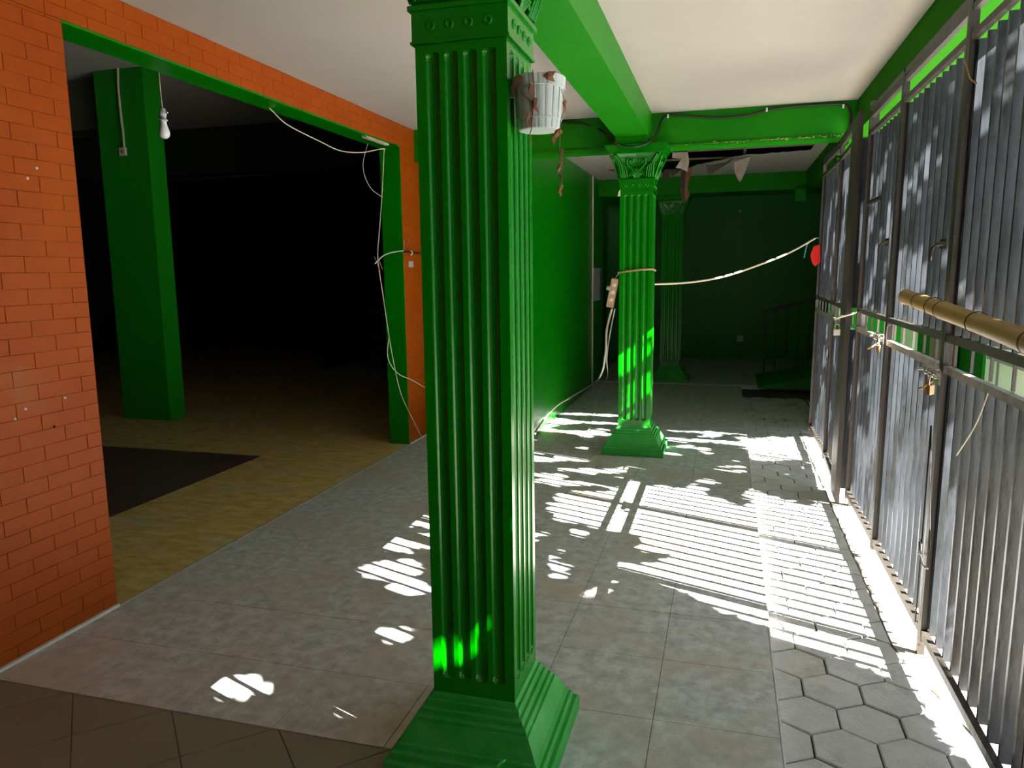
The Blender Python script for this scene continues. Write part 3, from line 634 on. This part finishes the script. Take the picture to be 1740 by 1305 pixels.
# pillar cable + socket, bulb
sc = at(210, 258, 'y', 6.38)
ps2 = thing('pillar_socket', 'small ivory socket on the hall pillar', 'socket', sc)
MB().prism([(-.04, -.04), (.04, -.04), (.04, .04), (-.04, .04)], 0, .02, bev=.006).build('face_plate', IVORY, ps2, rot=(math.pi/2, 0, 0))
MB().lathe([(.0001, -.024), (.014, -.024), (.018, -.02)], (0, 0, 0), 12, ax=1).build('socket_rim', TAN, ps2)
cable('pillar_cable', IVORY, .012, [at(200, 105, 'y', 6.375), at(201, 150, 'y', 6.375), at(206, 200, 'y', 6.375), at(209, 225, 'y', 6.375), at(211, 252, 'y', 6.375)], 'ivory cable running down the hall pillar to its socket')
bl = at(280, 236, 'y', 3.75)
bt2 = thing('hanging_bulb', 'white light bulb hanging on a thin cord inside the hall', 'light bulb', (bl.x, bl.y, bl.z))
MB().lathe([(.0001, 0), (.015, .003), (.026, .012), (.031, .028), (.029, .045), (.021, .068), (.0165, .088), (.016, .10)], (0, 0, 0), 24).build('bulb', BULB, bt2)
MB().lathe([(.016, .098), (.024, .10), (.024, .107), (.017, .109), (.018, .128), (.020, .130), (.020, .150), (.017, .154), (.017, .165), (.006, .172), (.0001, .172)], (0, 0, 0), 20).tube([(.015, 0, .145), (.035, 0, .142)], .004, 6, spline=False).build('lamp_holder', PLW, bt2)
MB().tube([(0, 0, .17), (-.004, 0, .30), (-.006, 0, .6), (-.006, 0, HC-bl.z)], .0028, 5).build('cord', IVORY, bt2)
# ---------------------------------------------------------------- torn ceiling sheets
def sheet(pts, th, m, label):
    P = [Vector(p) for p in pts]; nrm = (P[1]-P[0]).cross(P[2]-P[0]).normalized()*th; n = len(P)
    MB().add(P+[p+nrm for p in P], [tuple(range(n)), tuple(reversed(range(n, 2*n)))]+[(i, n+i, n+(i+1) % n, (i+1) % n) for i in range(n)]).build('torn_ceiling_sheet', m, **T(label, 'ceiling sheet'))
def pp(l, y): return [at(u, v, 'y', y) for u, v in l]
sheet(pp(((1143, 258), (1168, 254), (1171, 275), (1168, 292), (1158, 287), (1148, 285), (1158, 270), (1142, 268)), 8.1), .006, SHEET, 'pale torn ceiling board hanging next to the column capital')
sheet(pp(((1200, 281), (1232, 276), (1248, 268), (1240, 276), (1222, 287), (1205, 296), (1202, 290)), 8.6), .006, SHEETD, 'dark jagged flap hanging in the middle of the ceiling hole')
sheet(pp(((1247, 276), (1262, 270), (1275, 266), (1270, 283), (1261, 304), (1257, 309), (1253, 303), (1248, 292)), 8.5), .006, SHEET, 'pale pointed flap hanging right of the ceiling hole')
sheet(pp(((1157, 290), (1170, 288), (1167, 310), (1166, 330), (1163, 345), (1158, 341), (1156, 320)), 8.9), .012, SHEETD, 'long brown strip dangling from the ceiling hole')
sheet(pp(((1166, 290), (1176, 284), (1176, 296), (1171, 304), (1168, 322), (1172, 330), (1166, 344), (1163, 330)), 8.8), .006, DRY, 'curled reddish strip dangling beside the long brown one')
sheet(pp(((1124, 303), (1128, 288), (1150, 287), (1160, 288), (1150, 294), (1143, 300), (1139, 292), (1137, 304)), 9.3), .006, SHEETD, 'ragged dark scrap hanging right behind the column capital')
sheet(pp(((1020, 281), (1030, 278), (1042, 284), (1045, 292), (1036, 290), (1028, 286)), 9.0), .006, SHEETD, 'brown torn patch in the ceiling left of the capital')
sheet(pp(((1051, 326), (1054, 322), (1054, 333), (1050, 334)), 6.03), .004, WHITE, 'white paper scrap stuck at the left of the column neck')
# small white lamp stub on back wall
lt = thing('wall_lamp_stub', 'tiny pale lamp holder high on the dark back wall', 'lamp', at(1257, 358, 'y', 12.98))
MB().lathe([(.03, 0), (.03, -.02), (.02, -.05), (.0001, -.055)], (0, 0, 0), 14, ax=1).build('lamp_holder', PLD, lt)
# ---------------------------------------------------------------- rear ramp and railing
MB().add([(.42, 9.72, .016), (1.49, 9.72, .016), (1.49, 10.9, .016), (.42, 10.9, .016), (.42, 9.72, .03), (1.49, 9.72, .25), (1.49, 10.9, .25), (.42, 10.9, .03)], [(0, 3, 2, 1), (4, 5, 6, 7), (0, 1, 5, 4), (1, 2, 6, 5), (2, 3, 7, 6), (3, 0, 4, 7)]).build('ramp', mat('ramp_green', (.01, .20, .02), .6), **T('low green sloping ramp in the rear corner', 'ramp'))
rl = thing('stair_railing', 'dark thin metal railing in front of the back wall', 'railing', (0, 11.0, 0))
RM = mat('dull_rail_metal', (.05, .05, .045), .6)
def rz_(x): return .90+(x-.53)*.27
MB().tube([(.48, 0, rz_(.48)), (1.48, 0, rz_(1.48))], .018, 8, spline=False).build('handrail', RM, rl)
for k in range(7):
    x = .54+k*.145
    MB().tube([(x, 0, .016), (x, 0, rz_(x))], .013 if k == 0 else .007, 6, spline=False).build('baluster', RM, rl)
# debris
MB().tube([at(1385, 707, 'z', .02), at(1372, 685, 'z', .06), at(1366, 677, 'z', .10)], .006, 5).build('bent_wire', BLACK, **T('short dark bent wire on the floor by the far gate leaf', 'wire'))
# ---------------------------------------------------------------- outside: low wall, panel, tree
lw = thing('garden_wall', 'low green wall seen through the gate gap', 'wall', (2.6, 8.8, -.04))
MB().box((0, 0, 0), (.12, 9, 1.0)).build('wall_body', G_OUT, lw); MB().box((-.02, 0, 1.0), (.14, 9, 1.04)).build('coping', G_OUT, lw)
bx('wooden_post', (2.45, 9.6, -.04), (2.58, 10.3, 1.1), RUST, **T('red-brown post beyond the gate gap', 'post'))
gp = thing('lattice_panel', 'white panel with purple grille pattern beyond the gate gap', 'panel', (2.6, 6.6, -.04))
MB().box((0, 0, 0), (.08, 2.1, 1.0)).build('panel_board', mat('white_board', (.7, .66, .6), .7), gp)
gl = mat('grille_line', (.20, .17, .20), .6)
for yk in (.35, .8, 1.25, 1.7): MB().box((-.012, yk, 0), (-.001, yk+.035, 1.0)).build('grille_bar', gl, gp)
for zk in (.25, .6): MB().box((-.024, .1, zk), (-.013, 2.0, zk+.035)).build('grille_bar', gl, gp)
# tree: leaves gathered where the photograph's shade falls; gaps let the sun through
def fl(u, v): p = at(u, v, 'z', 0); return (p.x, p.y)
open_polys = [[fl(*q) for q in ((1262, 742), (1378, 737), (1410, 800), (1440, 860), (1490, 945), (1560, 1100), (1640, 1250), (1665, 1300), (1640, 1235), (1560, 1155), (1450, 1110), (1380, 1085), (1310, 1066), (1240, 1040), (1170, 1012), (1105, 960), (1150, 942), (1105, 922), (1062, 897), (1040, 905), (1010, 893), (940, 868), (955, 835), (1030, 838), (1062, 826), (1120, 825), (1200, 840), (1278, 866), (1275, 825), (1320, 842), (1392, 856), (1405, 840), (1390, 775), (1300, 780), (1272, 765))],
    [(.69, 2.9), (.69, 7.1), (.97, 7.1), (1.0, 2.3), (.86, 2.3)]]
def inpoly(P, x, y):
    c = np.zeros(len(x), bool); n = len(P)
    for i in range(n):
        x0, y0 = P[i]; x1, y1 = P[i-1]
        k = ((y0 > y) != (y1 > y)); c ^= k & (x < (x1-x0)*(y-y0)/((y1-y0) if y1 != y0 else 1e-9)+x0)
    return c
holes = [(*fl(400, 1165), .13, .07), (*fl(330, 1152), .05, .04), (*fl(660, 968), .17, .10), (*fl(700, 1000), .12, .06), (*fl(685, 885), .13, .07), (*fl(715, 880), .08, .05), (*fl(950, 965), .055, .05), (*fl(670, 1078), .09, .04), (*fl(665, 930), .05, .04), (*fl(1000, 1010), .03, .03),
    (*fl(985, 780), .12, .07), (*fl(940, 770), .3, .05), (*fl(1000, 800), .25, .05), (*fl(930, 808), .15, .05), (*fl(1050, 800), .1, .05), (*fl(1150, 800), .2, .04), (*fl(1180, 748), .4, .05), (*fl(1240, 752), .2, .06), (*fl(1200, 735), .35, .04), (*fl(960, 820), .25, .05), (*fl(1130, 790), .2, .05), (*fl(1230, 800), .15, .04),
    (*fl(1000, 718), .5, .05), (*fl(1010, 705), .4, .05), (*fl(985, 735), .4, .05), (*fl(1025, 684), .45, .05), (*fl(1035, 646), .35, .12), (-1.4, 5.7, .2, .07), (-1.6, 7.2, .15, .2), (-1.9, 6.9, .3, .3)]
# gaps that light the columns: point (x,y,z) pulled down the sun ray to the ground
def gapat(x, y, z, a, b): holes.append((x-z/.85, y+.38*z/.85, a, b))
gapat(-.78, 1.98, .36, .06, .035); gapat(-.72, 1.98, .42, .03, .03)
for z in (.5, .62, .8, .95): gapat(-.64, 6.066, z, .05, .05)
for k in range(150):
    fx_, fy_ = random.uniform(-2.3, .25), random.uniform(3.3, 7.0)
    holes.append((fx_, fy_, random.uniform(.02, .10), random.uniform(.02, .05)))
N = 62000
fx = rng.uniform(-3.3, 1.02, N); fyy = rng.uniform(-.5, 13.5, N)
bad = np.zeros(N, bool)
for P in open_polys:
    for ox, oy in ((0, 0), (.06, 0), (-.06, 0), (0, .05), (0, -.05)): bad |= inpoly(P, fx+ox, fyy+oy)
for hx, hy_, a, b in holes: bad |= ((fx-hx)/(a+.038))**2+((fyy-hy_)/(b+.038))**2 < 1
fx, fyy = fx[~bad], fyy[~bad]; n = len(fx)
px = rng.uniform(4.4, 6.0, n); pz = (px-fx)*.85; py = fyy-.38*(px-fx)
sd = -np.array(SUN)
nr = sd[None]+rng.normal(0, .35, (n, 3)); nr /= np.linalg.norm(nr, axis=1)[:, None]
ta = np.cross(nr, rng.normal(0, 1, (n, 3))); ta /= np.linalg.norm(ta, axis=1)[:, None]; tb = np.cross(nr, ta)
ctr = np.stack([px, py, pz], 1); ln = rng.uniform(.055, .085, n)[:, None]; wd = ln*.6
V = np.concatenate([ctr-ta*ln, ctr+tb*wd, ctr+ta*ln, ctr-tb*wd], 1).reshape(-1, 3)
V = V.reshape(n, 4, 3)
def tree(ty, sel, label):
    W_ = V[sel]; W_ = W_-np.array([5.4, ty, -.04]); m_ = len(W_)
    me = bpy.data.meshes.new('foliage'); me.from_pydata(W_.reshape(-1, 3).tolist(), [], [(4*i, 4*i+1, 4*i+2, 4*i+3) for i in range(m_)]); me.materials.append(LEAF)
    tr = thing('shade_tree', label, 'tree', (5.4, ty, -.04))
    inst('foliage', me, tr, kind='stuff')
    tk = MB().tube([(0, 0, 0), (.05, .05, 1.2), (-.05, .1, 2.6), (0, .05, 5.0)], lambda t_: .14-.06*t_, 12)
    for (dx, dy, dz) in ((.1, -1.6, 4.6), (-.3, -.8, 6.0), (.1, .5, 6.4), (0, .9, 4.9)):
        tk.tube([(-.03, .1, 2.6), (dx*.5, dy*.4, 2.6+(dz-2.6)*.6), (dx, dy, dz)], lambda t_: .05-.038*t_, 8)
    tk.build('trunk', BARK, tr)
tree(-2.0, py < 4.0, 'leafy tree outside the near gate leaves casting dappled shade')
tree(7.6, py >= 4.0, 'leafy tree outside the far gate leaves casting dappled shade')
